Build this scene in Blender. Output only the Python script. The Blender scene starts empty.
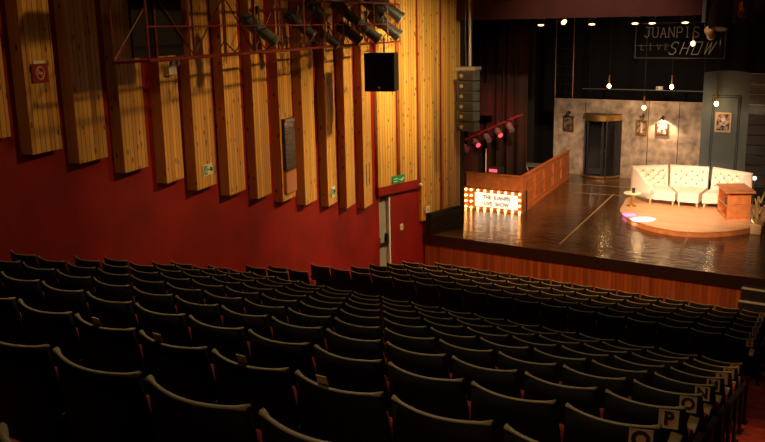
import bpy, bmesh, math, random
from mathutils import Vector, Matrix
random.seed(7)
S = bpy.context.scene
COL = S.collection
PI = math.pi

# ---------------------------------------------------------------- camera
F_PX, YAW, PITCH, ROLL = 871.97, math.radians(34.054), math.radians(12.593), math.radians(-1.061)
fw = Vector((-math.sin(YAW)*math.cos(PITCH), math.cos(YAW)*math.cos(PITCH), -math.sin(PITCH)))
rt = Vector((math.cos(YAW), math.sin(YAW), 0)); up = rt.cross(fw)
cr = rt*math.cos(ROLL)+up*math.sin(ROLL); cu = -rt*math.sin(ROLL)+up*math.cos(ROLL)
cd = bpy.data.cameras.new('camera'); cam = bpy.data.objects.new('camera', cd); COL.objects.link(cam)
cam.matrix_world = Matrix(((cr.x, cu.x, -fw.x, 0), (cr.y, cu.y, -fw.y, 0), (cr.z, cu.z, -fw.z, 6.0), (0, 0, 0, 1)))
cd.sensor_fit = 'HORIZONTAL'; cd.sensor_width = 36; cd.lens = 36*F_PX/765; cd.clip_start = .05; cd.clip_end = 200
S.camera = cam

# ---------------------------------------------------------------- world, exposure, large lights
w = bpy.data.worlds.new('world'); S.world = w; w.use_nodes = True
w.node_tree.nodes['Background'].inputs[0].default_value = (.9, .75, .6, 1)
w.node_tree.nodes['Background'].inputs[1].default_value = .0015
S.view_settings.view_transform = 'Standard'; S.view_settings.look = 'None'
S.view_settings.exposure = 0; S.view_settings.gamma = 1; S.view_settings.use_curve_mapping = False

def spot(name, loc, target, power, color, size=40, blend=.6, radius=.12):
    l = bpy.data.lights.new(name, 'SPOT'); l.energy = power; l.color = color
    l.spot_size = math.radians(size); l.spot_blend = blend; l.shadow_soft_size = radius
    o = bpy.data.objects.new(name, l); COL.objects.link(o); o.location = loc
    o.rotation_euler = (Vector(target)-Vector(loc)).to_track_quat('-Z', 'Y').to_euler()
    return o
def point(name, loc, power, color, radius=.05):
    l = bpy.data.lights.new(name, 'POINT'); l.energy = power; l.color = color; l.shadow_soft_size = radius
    o = bpy.data.objects.new(name, l); COL.objects.link(o); o.location = loc
    return o
WARM = (1, .62, .27); AMB = (1, .55, .2); WHT = (1, .82, .62)
# house wash on the left wall
spot('wall_wash_light', (-5.5, 21.0, 9.0), (-13.2, 18.2, 2.3), 4600, (1, .66, .26), 52, .9, .25)
spot('wall_wash_light', (-5.0, 15.5, 9.0), (-12.2, 12.6, 2.2), 1900, (1, .58, .2), 55, .9, .25)
spot('wall_wash_light', (-4.5, 11.5, 8.8), (-11.0, 8.0, 4.2), 560, (1, .55, .18), 50, .9, .25)
spot('wall_top_light', (-9.6, 17.9, 6.5), (-13.2, 20.6, 4.9), 1300, (1, .72, .32), 62, 1, .05)
# dim house light over the seats and the carpeted aisle, plus added fills
spot('house_light', (-4, 4.0, 9.2), (-4, 4.5, 0), 270, (1, .76, .45), 130, 1, .4)
spot('house_light', (-7, 9.5, 9.2), (-7, 9.5, 0), 90, (1, .78, .5), 120, 1, .4)
spot('house_light', (-7, 15, 9.2), (-7, 16, 0), 130, (.9, .88, .8), 90, 1, .4)
spot('rear_house_light', (-2.5, 2.5, 9.0), (-12.0, 13.5, 2.6), 170, (1, .62, .26), 55, 1, .4)  # added fill from the camera side, lifts the panels' side boards
spot('rear_aisle_light', (-.4, -3.2, 8.6), (-1.4, 7.0, 2.7), 260, (1, .66, .34), 30, 1, .3)  # added fill from behind, makes the row plates and pads readable
spot('aisle_light', (1.4, 9.5, 9.2), (-.4, 9.5, 2.0), 1100, AMB, 36, 1, .3)
# stage light, plus added fills for the pelmet and the set wall
spot('stage_key_light', (-2.0, 12.5, 9.2), (-6.9, 27.3, .4), 14000, (1, .74, .52), 16, .7, .12)
spot('stage_key_light', (-9.5, 13.5, 9.2), (-7.0, 27.2, .4), 10500, (1, .74, .52), 16, .7, .12)
spot('stage_wash_light', (-6.0, 14.0, 9.0), (-10.2, 29.5, 1.0), 8500, (1, .66, .38), 42, .9, .15)
spot('pelmet_light', (-4.0, 19.2, 8.6), (-4.2, 22.3, 7.2), 60, (1, .5, .4), 80, 1, .2)  # weak added fill so the pelmet's right end is not black
spot('set_wash_light', (-9.0, 26.9, 5.7), (-11.0, 33.4, 1.2), 1000, (1, .70, .48), 75, .9, .1)  # added fill that brightens only the plaster set wall
spot('stage_apron_light', (-7.5, 13.5, 8.8), (-7.8, 21.4, -.6), 3600, (1, .52, .2), 62, 1, .15)
spot('booth_light', (-6.2, 23.4, 6.3), (-12.4, 28.0, .6), 2600, (1, .46, .16), 34, .8, .12)
spot('blue_gobo_light', (-11.0, 22.8, 6.4), (-8.46, 26.0, .18), 20000, (.16, .12, 1), 4.2, .25, .02)
spot('blue_gobo_light', (-10.2, 22.0, 6.4), (-7.86, 25.62, .18), 30000, (.5, .56, 1), 5.4, .3, .02)
spot('rig_red_light', (-12.0, 24.4, 4.2), (-13.6, 26.6, 2.6), 520, (1, .04, .06), 60, .8, .05)
spot('curtain_light', (-11.0, 24.0, 6.2), (-13.4, 29.0, 3.2), 110, (1, .35, .14), 55, 1, .1)

# ---------------------------------------------------------------- materials
def mat(name, color, rough=.6, metal=0, emit=None, es=0, spec=.5, bump=0, bscale=40, var=0, vscale=4):
    m = bpy.data.materials.new(name); m.use_nodes = True; nt = m.node_tree; b = nt.nodes['Principled BSDF']
    b.inputs['Base Color'].default_value = (*color, 1); b.inputs['Roughness'].default_value = rough
    b.inputs['Metallic'].default_value = metal; b.inputs['Specular IOR Level'].default_value = spec
    if emit: b.inputs['Emission Color'].default_value = (*emit, 1); b.inputs['Emission Strength'].default_value = es
    if bump or var:
        tc = nt.nodes.new('ShaderNodeTexCoord')
        n = nt.nodes.new('ShaderNodeTexNoise'); n.inputs['Scale'].default_value = bscale; nt.links.new(tc.outputs['Object'], n.inputs['Vector'])
        if bump:
            bp = nt.nodes.new('ShaderNodeBump'); bp.inputs['Strength'].default_value = bump; bp.inputs['Distance'].default_value = .01
            nt.links.new(n.outputs[0], bp.inputs['Height']); nt.links.new(bp.outputs[0], b.inputs['Normal'])
        if var:
            n2 = nt.nodes.new('ShaderNodeTexNoise'); n2.inputs['Scale'].default_value = vscale; n2.inputs['Detail'].default_value = 6
            nt.links.new(tc.outputs['Object'], n2.inputs['Vector'])
            r = nt.nodes.new('ShaderNodeValToRGB'); r.color_ramp.elements[0].position = .3; r.color_ramp.elements[1].position = .7
            r.color_ramp.elements[0].color = (*[c*(1-var) for c in color], 1); r.color_ramp.elements[1].color = (*[min(1, c*(1+var)) for c in color], 1)
            nt.links.new(n2.outputs[0], r.inputs[0]); nt.links.new(r.outputs[0], b.inputs['Base Color'])
    return m
def N(nt, t, **k):
    n = nt.nodes.new(t)
    for a, v in k.items(): setattr(n, a, v)
    return n
def mth(nt, op, a, b=None):
    n = N(nt, 'ShaderNodeMath', operation=op)
    for i, v in enumerate((a, b)):
        if v is None: continue
        if isinstance(v, (int, float)): n.inputs[i].default_value = v
        else: nt.links.new(v, n.inputs[i])
    return n.outputs[0]
def planks(name, dark, light, width, axis=0, grain_axis=2, knots=0.0, rough=.5, groove=.08, groove_mul=.15, coat=0, wavy=0, offset=0):
    """boards along grain_axis, board index along axis, object coordinates in metres"""
    m = bpy.data.materials.new(name); m.use_nodes = True; nt = m.node_tree; b = nt.nodes['Principled BSDF']; L = nt.links.new
    tc = N(nt, 'ShaderNodeTexCoord'); sp = N(nt, 'ShaderNodeSeparateXYZ'); L(tc.outputs['Object'], sp.inputs[0])
    u = mth(nt, 'DIVIDE', mth(nt, 'ADD', sp.outputs[axis], 50+offset), width)
    idx = mth(nt, 'FLOOR', u); fr = mth(nt, 'FRACT', u)
    info = N(nt, 'ShaderNodeObjectInfo')
    wn = N(nt, 'ShaderNodeTexWhiteNoise', noise_dimensions='2D'); cb = N(nt, 'ShaderNodeCombineXYZ'); L(idx, cb.inputs[0]); L(info.outputs['Random'], cb.inputs[1]); L(cb.outputs[0], wn.inputs[0])
    mp = N(nt, 'ShaderNodeMapping'); sc = [14, 14, 14]; sc[grain_axis] = .9; mp.inputs['Scale'].default_value = sc
    ad = N(nt, 'ShaderNodeVectorMath', operation='ADD'); L(tc.outputs['Object'], ad.inputs[0])
    sh = N(nt, 'ShaderNodeVectorMath', operation='SCALE'); L(wn.outputs['Color'], sh.inputs[0]); sh.inputs['Scale'].default_value = 31; L(sh.outputs[0], ad.inputs[1])
    L(ad.outputs[0], mp.inputs[0]); ns = N(nt, 'ShaderNodeTexNoise'); ns.inputs['Scale'].default_value = 1.3; ns.inputs['Detail'].default_value = 5; L(mp.outputs[0], ns.inputs['Vector'])
    f = mth(nt, 'ADD', mth(nt, 'MULTIPLY', wn.outputs['Value'], .5), mth(nt, 'MULTIPLY', ns.outputs[0], .7))
    rp = N(nt, 'ShaderNodeValToRGB'); rp.color_ramp.elements[0].position = .15; rp.color_ramp.elements[1].position = .85
    rp.color_ramp.elements[0].color = (*dark, 1); rp.color_ramp.elements[1].color = (*light, 1); L(f, rp.inputs[0])
    g = mth(nt, 'LESS_THAN', mth(nt, 'MINIMUM', fr, mth(nt, 'SUBTRACT', 1, fr)), groove)
    mx = N(nt, 'ShaderNodeMix', data_type='RGBA', blend_type='MIX'); L(g, mx.inputs[0]); L(rp.outputs[0], mx.inputs[6]); mx.inputs[7].default_value = (*[c*groove_mul for c in dark], 1)
    out = mx.outputs[2]
    if knots:
        v = N(nt, 'ShaderNodeTexVoronoi'); mp2 = N(nt, 'ShaderNodeMapping'); s2 = [7, 7, 7]; s2[grain_axis] = 3.2; mp2.inputs['Scale'].default_value = s2
        ad2 = N(nt, 'ShaderNodeVectorMath', operation='ADD'); L(tc.outputs['Object'], ad2.inputs[0]); cb2 = N(nt, 'ShaderNodeCombineXYZ')
        L(mth(nt, 'MULTIPLY', info.outputs['Random'], 40), cb2.inputs[2]); L(cb2.outputs[0], ad2.inputs[1]); L(ad2.outputs[0], mp2.inputs[0]); L(mp2.outputs[0], v.inputs['Vector']); v.inputs['Scale'].default_value = 1
        k = mth(nt, 'LESS_THAN', v.outputs['Distance'], knots)
        mk = N(nt, 'ShaderNodeMix', data_type='RGBA'); L(mth(nt, 'MULTIPLY', k, .8), mk.inputs[0]); L(out, mk.inputs[6]); mk.inputs[7].default_value = (.06, .025, .008, 1); out = mk.outputs[2]
    L(out, b.inputs['Base Color']); b.inputs['Roughness'].default_value = rough
    bp = N(nt, 'ShaderNodeBump'); bp.inputs['Strength'].default_value = .3; bp.inputs['Distance'].default_value = .01
    h = mth(nt, 'SUBTRACT', ns.outputs[0], g)
    if wavy:
        wv = N(nt, 'ShaderNodeTexNoise'); wv.inputs['Scale'].default_value = 1.0; wv.inputs['Detail'].default_value = 4
        mp3 = N(nt, 'ShaderNodeMapping'); mp3.inputs['Scale'].default_value = (2.2, 9, 1); L(tc.outputs['Object'], mp3.inputs[0]); L(mp3.outputs[0], wv.inputs['Vector'])
        h = mth(nt, 'ADD', mth(nt, 'MULTIPLY', h, .4), mth(nt, 'MULTIPLY', wv.outputs[0], wavy))
        rr = N(nt, 'ShaderNodeMapRange'); rr.inputs[1].default_value = .35; rr.inputs[2].default_value = .7; rr.inputs[3].default_value = .05; rr.inputs[4].default_value = .26
        L(wv.outputs[0], rr.inputs[0]); L(rr.outputs[0], b.inputs['Roughness'])
    L(h, bp.inputs['Height']); L(bp.outputs[0], b.inputs['Normal'])
    return m

M = {}
M['pine'] = planks('pine_boards', (.42, .19, .035), (.80, .46, .11), .105, 0, 2, .16, .45, .05, .1)
M['red_wall'] = mat('red_painted_wall', (.24, .005, .004), .6, var=.25, vscale=1.2)
M['black'] = mat('matt_black', (.008, .007, .007), .8)
M['black_cloth'] = mat('black_cloth', (.006, .005, .005), .95)
M['dark_wall'] = mat('dark_hall_paint', (.02, .012, .01), .9)
M['carpet'] = mat('red_carpet', (.30, .03, .018), .95, bump=.6, bscale=120, var=.4, vscale=9)
M['deck'] = planks('glossy_stage_boards', (.016, .007, .003), (.13, .06, .02), .14, 1, 0, 0, .15, .03, .2, wavy=4.5)
M['apron'] = planks('stage_front_boards', (.13, .030, .008), (.40, .105, .025), .11, 0, 2, 0, .45, .03, .3)
M['nosing'] = mat('dark_stage_edge', (.022, .010, .006), .35)
M['booth'] = mat('orange_stained_wood', (.42, .13, .035), .4, var=.25, vscale=5)
M['plat'] = planks('light_laminate_boards', (.50, .25, .11), (.66, .38, .19), .18, 1, 0, 0, .35, .015, .6)
M['sofa'] = mat('cream_fabric', (.74, .62, .50), .8, bump=.2, bscale=150)
M['button'] = mat('cream_button', (.20, .10, .06), .7)  # dark brown puts the shade of the dimples into the buttons
M['legwood'] = mat('pale_leg_wood', (.62, .42, .22), .5)
M['concrete'] = mat('grey_plaster', (.40, .31, .23), .85, bump=.4, bscale=18, var=.5, vscale=3.0)
M['blue'] = mat('blue_grey_panelling', (.10, .125, .13), .7, var=.12, vscale=2)
M['brass'] = mat('brass', (.75, .42, .10), .3, .9)
M['copper'] = mat('copper_tube', (.45, .2, .1), .35, .9)
M['steel'] = mat('galvanised_steel', (.4, .4, .4), .4, .8)
M['grey'] = mat('speaker_grille_grey', (.045, .055, .062), .45)
M['seat_shell'] = mat('black_seat_shell', (.006, .003, .003), .75, spec=.25)
M['rail'] = mat('olive_seat_rail', (.35, .29, .15), .5)
M['seat_fabric'] = mat('red_seat_fabric', (.36, .040, .014), .85)
M['arm'] = mat('worn_tan_arm', (.46, .36, .17), .5, var=.3, vscale=9)
M['pad_tan'] = mat('worn_tan_pad', (.62, .50, .24), .5, var=.3, vscale=9)
M['letter_plate'] = mat('tan_letter_plate', (.58, .32, .15), .6)
M['dark_paint'] = mat('black_paint', (.012, .007, .005), .6)
M['paper'] = mat('pale_paper', (.62, .52, .3), .8)
M['white'] = mat('white_plastic', (.7, .68, .62), .5)
M['door_grey'] = mat('grey_door_paint', (.32, .33, .32), .5, var=.15, vscale=2)
M['red_metal'] = mat('red_painted_steel', (.16, .015, .010), .5)
M['fixture'] = mat('black_lamp_housing', (.02, .02, .022), .4)
M['fixture_grey'] = mat('grey_lamp_housing', (.10, .105, .10), .4)
M['lens'] = mat('lamp_lens', (.16, .16, .2), .12, .3)
M['bulb'] = mat('warm_bulb_glow', (1, .8, .5), .3, emit=(1, .50, .14), es=16)
M['bulb_pendant'] = mat('pendant_bulb_glow', (1, .8, .5), .3, emit=(1, .6, .22), es=22)
M['par_glow'] = mat('par_lamp_glow', (1, .8, .5), .3, emit=(1, .55, .25), es=5)
M['sign_lit'] = mat('lit_sign_face', (.9, .85, .75), .5, emit=(1, .78, .55), es=1.4)
M['sign_ink'] = mat('sign_letter_black', (.02, .015, .015), .6)
M['green'] = mat('green_sign_paint', (.02, .28, .12), .4, emit=(.05, .5, .25), es=.02)
M['sign_white'] = mat('sign_white', (.75, .78, .7), .5)
M['red_sign'] = mat('red_sign_paint', (.25, .012, .02), .5)
M['pink'] = mat('pale_pink_symbol', (.7, .4, .35), .5)
M['neon'] = mat('unlit_neon_tube', (.45, .40, .32), .3, emit=(1, .85, .65), es=.025)  # letters carry a faint added glow of their own
M['neon_dim'] = mat('dim_tube', (.20, .17, .15), .4)
M['valance'] = mat('red_velvet', (.030, .0016, .0028), .95)
M['curtain'] = mat('brown_velvet', (.022, .009, .005), .95)
M['plaque'] = mat('glossy_dark_plaque', (.03, .022, .018), .12)
M['plaque_low'] = mat('copper_plaque', (.55, .22, .10), .3, .3)  # copper colour stands in for a warm reflection low on the plaque
M['led'] = mat('white_globe', (.9, .9, .9), .3, emit=(1, .95, .9), es=1.5)
M['glint_lens'] = mat('polished_lens', (.5, .5, .6), .15, .5)
M['dark_lens'] = mat('unlit_dark_lens', (.01, .01, .012), .6)
M['glass'] = mat('dark_glass', (.012, .012, .014), .08, spec=.5)
M['white_nose'] = mat('pale_step_edge', (.55, .55, .5), .5)
M['redglow'] = mat('red_lens_glow', (1, .1, .1), .3, emit=(1, .08, .12), es=1.6)
M['foil'] = mat('gold_foil', (.55, .4, .16), .35, .6)
M['block'] = mat('grey_block', (.13, .15, .15), .6, var=.2)
def painting_mat(name, bgc, figc, sc):
    m = bpy.data.materials.new(name); m.use_nodes = True; nt = m.node_tree; b = nt.nodes['Principled BSDF']
    tc = N(nt, 'ShaderNodeTexCoord'); n = N(nt, 'ShaderNodeTexNoise'); n.inputs['Scale'].default_value = sc; nt.links.new(tc.outputs['Object'], n.inputs['Vector'])
    r = N(nt, 'ShaderNodeValToRGB'); e = r.color_ramp.elements; e[0].position = .42; e[0].color = (*bgc, 1); e[1].position = .58; e[1].color = (*figc, 1)
    nt.links.new(n.outputs[0], r.inputs[0]); nt.links.new(r.outputs[0], b.inputs['Base Color']); b.inputs['Roughness'].default_value = .5
    return m

# ---------------------------------------------------------------- mesh helpers
class MB:
    def __init__(s): s.bm = bmesh.new()
    def box(s, x0, x1, y0, y1, z0, z1, mx=None, bev=0):
        r = bmesh.ops.create_cube(s.bm, size=1); vs = r['verts']
        for v in vs: v.co = Vector(((x0+x1)/2+v.co.x*(x1-x0), (y0+y1)/2+v.co.y*(y1-y0), (z0+z1)/2+v.co.z*(z1-z0)))
        if bev:
            es = list({e for v in vs for e in v.link_edges})
            q = bmesh.ops.bevel(s.bm, geom=es, offset=bev, segments=2, affect='EDGES', profile=.5); vs = list({v for f in q['faces'] for v in f.verts} | {v for v in vs if v.is_valid})
        if mx is not None:
            for v in vs: v.co = mx @ v.co
        return s
    def prism(s, pts, z0, z1, mx=None):
        a = [s.bm.verts.new((p[0], p[1], z0)) for p in pts]; b = [s.bm.verts.new((p[0], p[1], z1)) for p in pts]; n = len(pts)
        s.bm.faces.new(a[::-1]); s.bm.faces.new(b)
        for i in range(n): s.bm.faces.new((a[i], a[(i+1) % n], b[(i+1) % n], b[i]))
        if mx is not None:
            for v in a+b: v.co = mx @ v.co
        return s
    def tube(s, p0, p1, r0, r1=None, n=8):
        r1 = r0 if r1 is None else r1; p0 = Vector(p0); p1 = Vector(p1); d = (p1-p0)
        q = d.to_track_quat('Z', 'Y')
        rings = []
        for p, r in ((p0, r0), (p1, r1)):
            rings.append([s.bm.verts.new(p+q @ Vector((r*math.cos(2*PI*i/n), r*math.sin(2*PI*i/n), 0))) for i in range(n)])
        s.bm.faces.new(rings[0][::-1]); s.bm.faces.new(rings[1])
        for i in range(n): s.bm.faces.new((rings[0][i], rings[0][(i+1) % n], rings[1][(i+1) % n], rings[1][i]))
        return s
    def path(s, pts, r, n=6):
        for a, b in zip(pts, pts[1:]): s.tube(a, b, r, r, n)
        return s
    def sphere(s, c, r, sz=(1, 1, 1), seg=12):
        q = bmesh.ops.create_uvsphere(s.bm, u_segments=seg, v_segments=max(6, seg//2), radius=r)
        for v in q['verts']: v.co = Vector((v.co.x*sz[0]+c[0], v.co.y*sz[1]+c[1], v.co.z*sz[2]+c[2]))
        return s
    def lathe(s, prof, c=(0, 0, 0), n=24, a0=0, a1=2*PI, closed=True):
        rings = []
        m = n if closed else n+1
        for i in range(m):
            a = a0+(a1-a0)*i/n
            rings.append([s.bm.verts.new((c[0]+r*math.cos(a), c[1]+r*math.sin(a), c[2]+z)) for r, z in prof])
        for i in range(m if closed else n):
            A, B = rings[i], rings[(i+1) % m]
            for k in range(len(prof)-1):
                try: s.bm.faces.new((A[k], B[k], B[k+1], A[k+1]))
                except ValueError: pass
        return s
    def grid(s, P, thick=None):
        """P[i][j] vectors; optional thickness vector gives a closed slab"""
        n, m = len(P), len(P[0]); V = [[s.bm.verts.new(p) for p in row] for row in P]
        for i in range(n-1):
            for j in range(m-1): s.bm.faces.new((V[i][j], V[i+1][j], V[i+1][j+1], V[i][j+1]))
        if thick is not None:
            t = Vector(thick); W = [[s.bm.verts.new(Vector(p)+t) for p in row] for row in P]
            for i in range(n-1):
                for j in range(m-1): s.bm.faces.new((W[i][j], W[i][j+1], W[i+1][j+1], W[i+1][j]))
            for i in range(n-1):
                s.bm.faces.new((V[i][0], W[i][0], W[i+1][0], V[i+1][0])); s.bm.faces.new((V[i][m-1], V[i+1][m-1], W[i+1][m-1], W[i][m-1]))
            for j in range(m-1):
                s.bm.faces.new((V[0][j], V[0][j+1], W[0][j+1], W[0][j])); s.bm.faces.new((V[n-1][j], W[n-1][j], W[n-1][j+1], V[n-1][j+1]))
        return s
    def mesh(s, name, m, smooth=False):
        bmesh.ops.recalc_face_normals(s.bm, faces=s.bm.faces)
        me = bpy.data.meshes.new(name); s.bm.to_mesh(me); s.bm.free(); me.materials.append(m)
        if smooth: me.polygons.foreach_set('use_smooth', [True]*len(me.polygons))
        return me
    def obj(s, name, m, parent=None, loc=None, rot=None, smooth=False):
        return link(name, s.mesh(name, m, smooth), parent, loc, rot)
def link(name, me, parent=None, loc=None, rot=None):
    o = bpy.data.objects.new(name, me); COL.objects.link(o)
    if parent is not None: o.parent = parent
    if loc is not None: o.location = loc
    if rot is not None: o.rotation_euler = rot
    return o
def tag(o, label=None, cat=None, group=None, kind=None):
    if label: o['label'] = label
    if cat: o['category'] = cat
    if group: o['group'] = group
    if kind: o['kind'] = kind
    return o
def thing(name, label, cat, loc=(0, 0, 0), rz=0, group=None):
    return tag(link(name, None, None, loc, (0, 0, rz)), label, cat, group)
def copy_tree(o, parent=None):
    c = o.copy(); COL.objects.link(c)
    if parent is not None: c.parent = parent
    for ch in list(o.children): copy_tree(ch, c)
    return c
def struct(o, label=None):
    o['kind'] = 'structure'
    if label: o['label'] = label
    return o
def text(name, body, size, m, parent, loc, rot=(PI/2, 0, 0), extrude=.004, shear=0, align='CENTER', offset=0, width=None):
    cu_ = bpy.data.curves.new(name, 'FONT'); cu_.body = body; cu_.size = size; cu_.extrude = extrude; cu_.shear = shear; cu_.align_x = align; cu_.align_y = 'CENTER'; cu_.offset = offset
    t = bpy.data.objects.new(name, cu_); COL.objects.link(t)
    me = bpy.data.meshes.new_from_object(t.evaluated_get(bpy.context.evaluated_depsgraph_get()))
    bpy.data.objects.remove(t); me.materials.clear(); me.materials.append(m)
    if width:
        xs = [v.co.x for v in me.vertices]; k = width/(max(xs)-min(xs))
        for v in me.vertices: v.co.x *= k
    return link(name, me, parent, loc, rot)

# ---------------------------------------------------------------- geometry of the hall
def rear_top(Y): return 4.08-.325*(Y-4)+(.035 if Y == 2 else .10 if Y <= 1 else 0)        # top of the seat backs
def front_top(Y): return .89-.215*(Y-14.6)
H = .92
REAR = [float(y) for y in range(1, 12)]
FRONT = [14.6+.92*i for i in range(6)]
FLOOR0 = front_top(FRONT[-1])-H
A = Vector((-13.34, 19.43)); ang1 = math.radians(11.2); ang2 = math.radians(8.5)
d1 = Vector((-math.sin(ang1), math.cos(ang1))); n1 = Vector((math.cos(ang1), math.sin(ang1)))     # along the wall to the stage / into the room
d2 = Vector((math.sin(ang2), math.cos(ang2))); n2 = Vector((math.cos(ang2), -math.sin(ang2)))
TOP = 9.6

# stepped floor
pts = [(-4.0, rear_top(1)-H)]
prof = []
prof.append((-4.0, rear_top(0)-H)); 
for Y in [0.0]+REAR: prof += [(Y-.5, rear_top(Y)-H), (Y+.5, rear_top(Y)-H)]
prof += [(11.5, .75), (12.6, .75), (12.6, .42), (13.9, .42), (13.9, .12)]
prof = [p for p in prof if p[0] < 11.4] + [(11.5, rear_top(11)-H), (11.5, .6), (12.8, .6), (12.8, .28), (14.1, .28), (14.1, front_top(14.6)-H)]
for Y in FRONT: prof += [(Y-.46, front_top(Y)-H), (Y+.46, front_top(Y)-H)]
prof += [(21.5, FLOOR0)]
mb = MB()
L_, R_ = -16, 4.2
va = [mb.bm.verts.new((L_, y, z)) for y, z in prof]; vb = [mb.bm.verts.new((R_, y, z)) for y, z in prof]
for i in range(len(prof)-1):
    mb.bm.faces.new((va[i], vb[i], vb[i+1], va[i+1]))
lo1 = mb.bm.verts.new((L_, -4, -1.6)); lo2 = mb.bm.verts.new((R_, -4, -1.6)); lo3 = mb.bm.verts.new((R_, 21.5, -1.6)); lo4 = mb.bm.verts.new((L_, 21.5, -1.6))
mb.bm.faces.new((lo1, lo4, lo3, lo2)); mb.bm.faces.new([lo1]+[lo4][:0]+va[:1]+vb[:1]+[lo2]); mb.bm.faces.new((va[-1], lo4, lo3, vb[-1]))
mb.bm.faces.new([lo1, lo4]+va[::-1]); mb.bm.faces.new([lo2]+vb+[lo3])
struct(mb.obj('floor', M['carpet']), 'stepped auditorium floor under red carpet')

# left wall: runs along the seats, then turns at the exit door towards the stage
back = A-d1*25
mb = MB(); a0 = back; a1 = A
mb.prism([a0, a1, a1-n1*.3, a0-n1*.3], -1.6, TOP); struct(mb.obj('wall_left', M['red_wall']), 'red painted side wall with pine panels')
E2 = A+d2*3.78
mb = MB()
j = [A+d2*t for t in (0, .12, .62, 3.78)]
# opening for the exit door between j[1] and j[2] below z = 1.4
mb.prism([j[0], j[1], j[1]-n2*.4, j[0]-n2*.4], -1.6, 1.42)
mb.prism([j[2], j[3], j[3]-n2*.4, j[2]-n2*.4], -1.6, 1.42)
mb.prism([j[0], j[3], j[3]-n2*.4, j[0]-n2*.4], 1.42, TOP)
struct(mb.obj('wall_left', M['red_wall']), 'red wall between the exit door and the stage')
# header ledge above the door
def fr(origin, d, n):      # local frame: x along wall, y into the wall, z up
    return Matrix(((d.x, -n.x, 0, origin.x), (d.y, -n.y, 0, origin.y), (0, 0, 1, 0), (0, 0, 0, 1)))
F2 = fr(A, d2, n2); F1 = fr(A, d1, n1)
mb = MB(); mb.prism([(0, 0), (0, -.11), (1.80, -.11), (1.80, 0)], 1.44, 1.68, F2); struct(mb.obj('trim_1', M['red_wall']), 'red ledge above the exit door')
# other shell
mb = MB().box(L_-.3, R_+.3, -4.2, 23.6, TOP, TOP+.2); struct(mb.obj('ceiling', M['dark_wall']))
mb = MB().box(-17, R_+.2, -4.3, -4.0, -1.6, TOP); struct(mb.obj('wall_back', M['dark_wall']))
mb = MB().box(R_, R_+.2, -4.2, 38, -1.6, TOP+2); struct(mb.obj('wall_right', M['dark_wall']))
mb = MB().box(-20, R_, 36.6, 36.9, -.2, 11.6); struct(mb.obj('wall_stage_back', M['black']), 'black back wall of the stage house')
mb = MB().box(-20.2, -20, 23, 36.9, -.2, 11.6); struct(mb.obj('wall_stage_left', M['black']))
mb = MB().box(-20.2, R_+.2, 23, 38, 11.4, 11.6); struct(mb.obj('ceiling', M['black']))
mb = MB().box(-20.2, E2.x-.02, 23.22, 23.5, -1.6, 11.6); struct(mb.obj('wall_stage_left', M['black']))

# ---------------------------------------------------------------- stage
st = thing('stage', 'raised theatre stage with wet-looking dark boards and a vertical board front', 'stage', (0, 21.4, 0))
mb = MB()
mb.prism([(-13.02, 21.44), (4.1, 21.44), (4.1, 36.6), (-19.9, 36.6), (-19.9, 23.5), (-12.76, 23.5)], -.12, 0, Matrix.Translation((0, -21.4, 0)))
mb.obj('stage_deck', M['deck'], st)
MB().box(-13.04, 4.1, 0, .1, -.30, -.001).obj('stage_nosing', M['nosing'], st)
MB().box(-13.0, -4.06, .06, .14, FLOOR0, -.30).obj('stage_front', M['apron'], st)
MB().box(-4.06, 4.1, .06, .14, FLOOR0, -.30).obj('stage_front', M['black'], st)
tp = MB()
def strip(m, p, q, wd, z=.003):
    p = Vector(p); q = Vector(q); t = (q-p).normalized(); k = Vector((-t.y, t.x))*wd/2
    m.prism([p+k-Vector((0, 21.4)), q+k-Vector((0, 21.4)), q-k-Vector((0, 21.4)), p-k-Vector((0, 21.4))], .0005, z)
strip(tp, (-9.09, 22.22), (-10.26, 29.97), .05); strip(tp, (-5.89, 22.35), (-6.26, 24.6), .05); strip(tp, (-12.63, 31.24), (-9.5, 31.5), .04)
strip(tp, (-11.6, 29.6), (-9.9, 29.8), .03); strip(tp, (-13.9, 24.95), (-13.0, 23.2), .06)
tp.obj('floor_tape', mat('worn_pale_tape', (.38, .26, .13), .5), st)

# steps at the right of the stage
s_ = thing('stage_steps', 'dark stage steps with pale edges at the right end of the stage front', 'steps', (-3.3, 21.2, FLOOR0))
for k, (y, z) in enumerate([(21.12, -.19), (20.84, -.43), (20.56, -.67), (20.28, -.88)]):
    o = MB().box(-4.05+3.3, .75, y-21.2, y-21.2+.29, 0, z-FLOOR0).obj('step', M['black'], s_)
    MB().box(-4.05+3.3, .75, y-21.2-.012, y-21.2+.05, z-FLOOR0-.03, z-FLOOR0+.006).obj('step_edge', M['white_nose'], o)

# ---------------------------------------------------------------- pine panels on the left wall
PAN = [  # along-wall position measured back from A, width, near depth, far depth, bottom z
]
sp_x = []
base_info = [ # pixel-derived fl positions (distance back along wall from corner), bottom heights
]
labels1 = ['pine board wall panel at the far left, cut by the picture edge',
 'tall pine board wall panel carrying the red round-symbol sign',
 'wide pine board wall panel between the red-sign panel and the third wide one',
 'wide pine board wall panel left of the panel with the white box',
 'pine board wall panel with a small white box near the red truss',
 'pine board wall panel with the white and green exit sign at its foot',
 'plain pine board wall panel just right of the lower exit sign panel',
 'plain pine board wall panel directly left of the one with the dark plaque',
 'pine board wall panel with the tall dark plaque hanging on it',
 'plain pine board wall panel directly right of the dark plaque',
 'narrow pine board wall panel with a small white sign low on it',
 'plain narrow pine board wall panel, second left of the exit door',
 'pine board wall panel with two dark slots, directly left of the exit door']
bots = [4.64, 4.35, 4.09, 3.79, 3.44, 3.16, 2.87, 2.61, 2.35, 2.075, 1.82, 1.57, 1.35]
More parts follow.
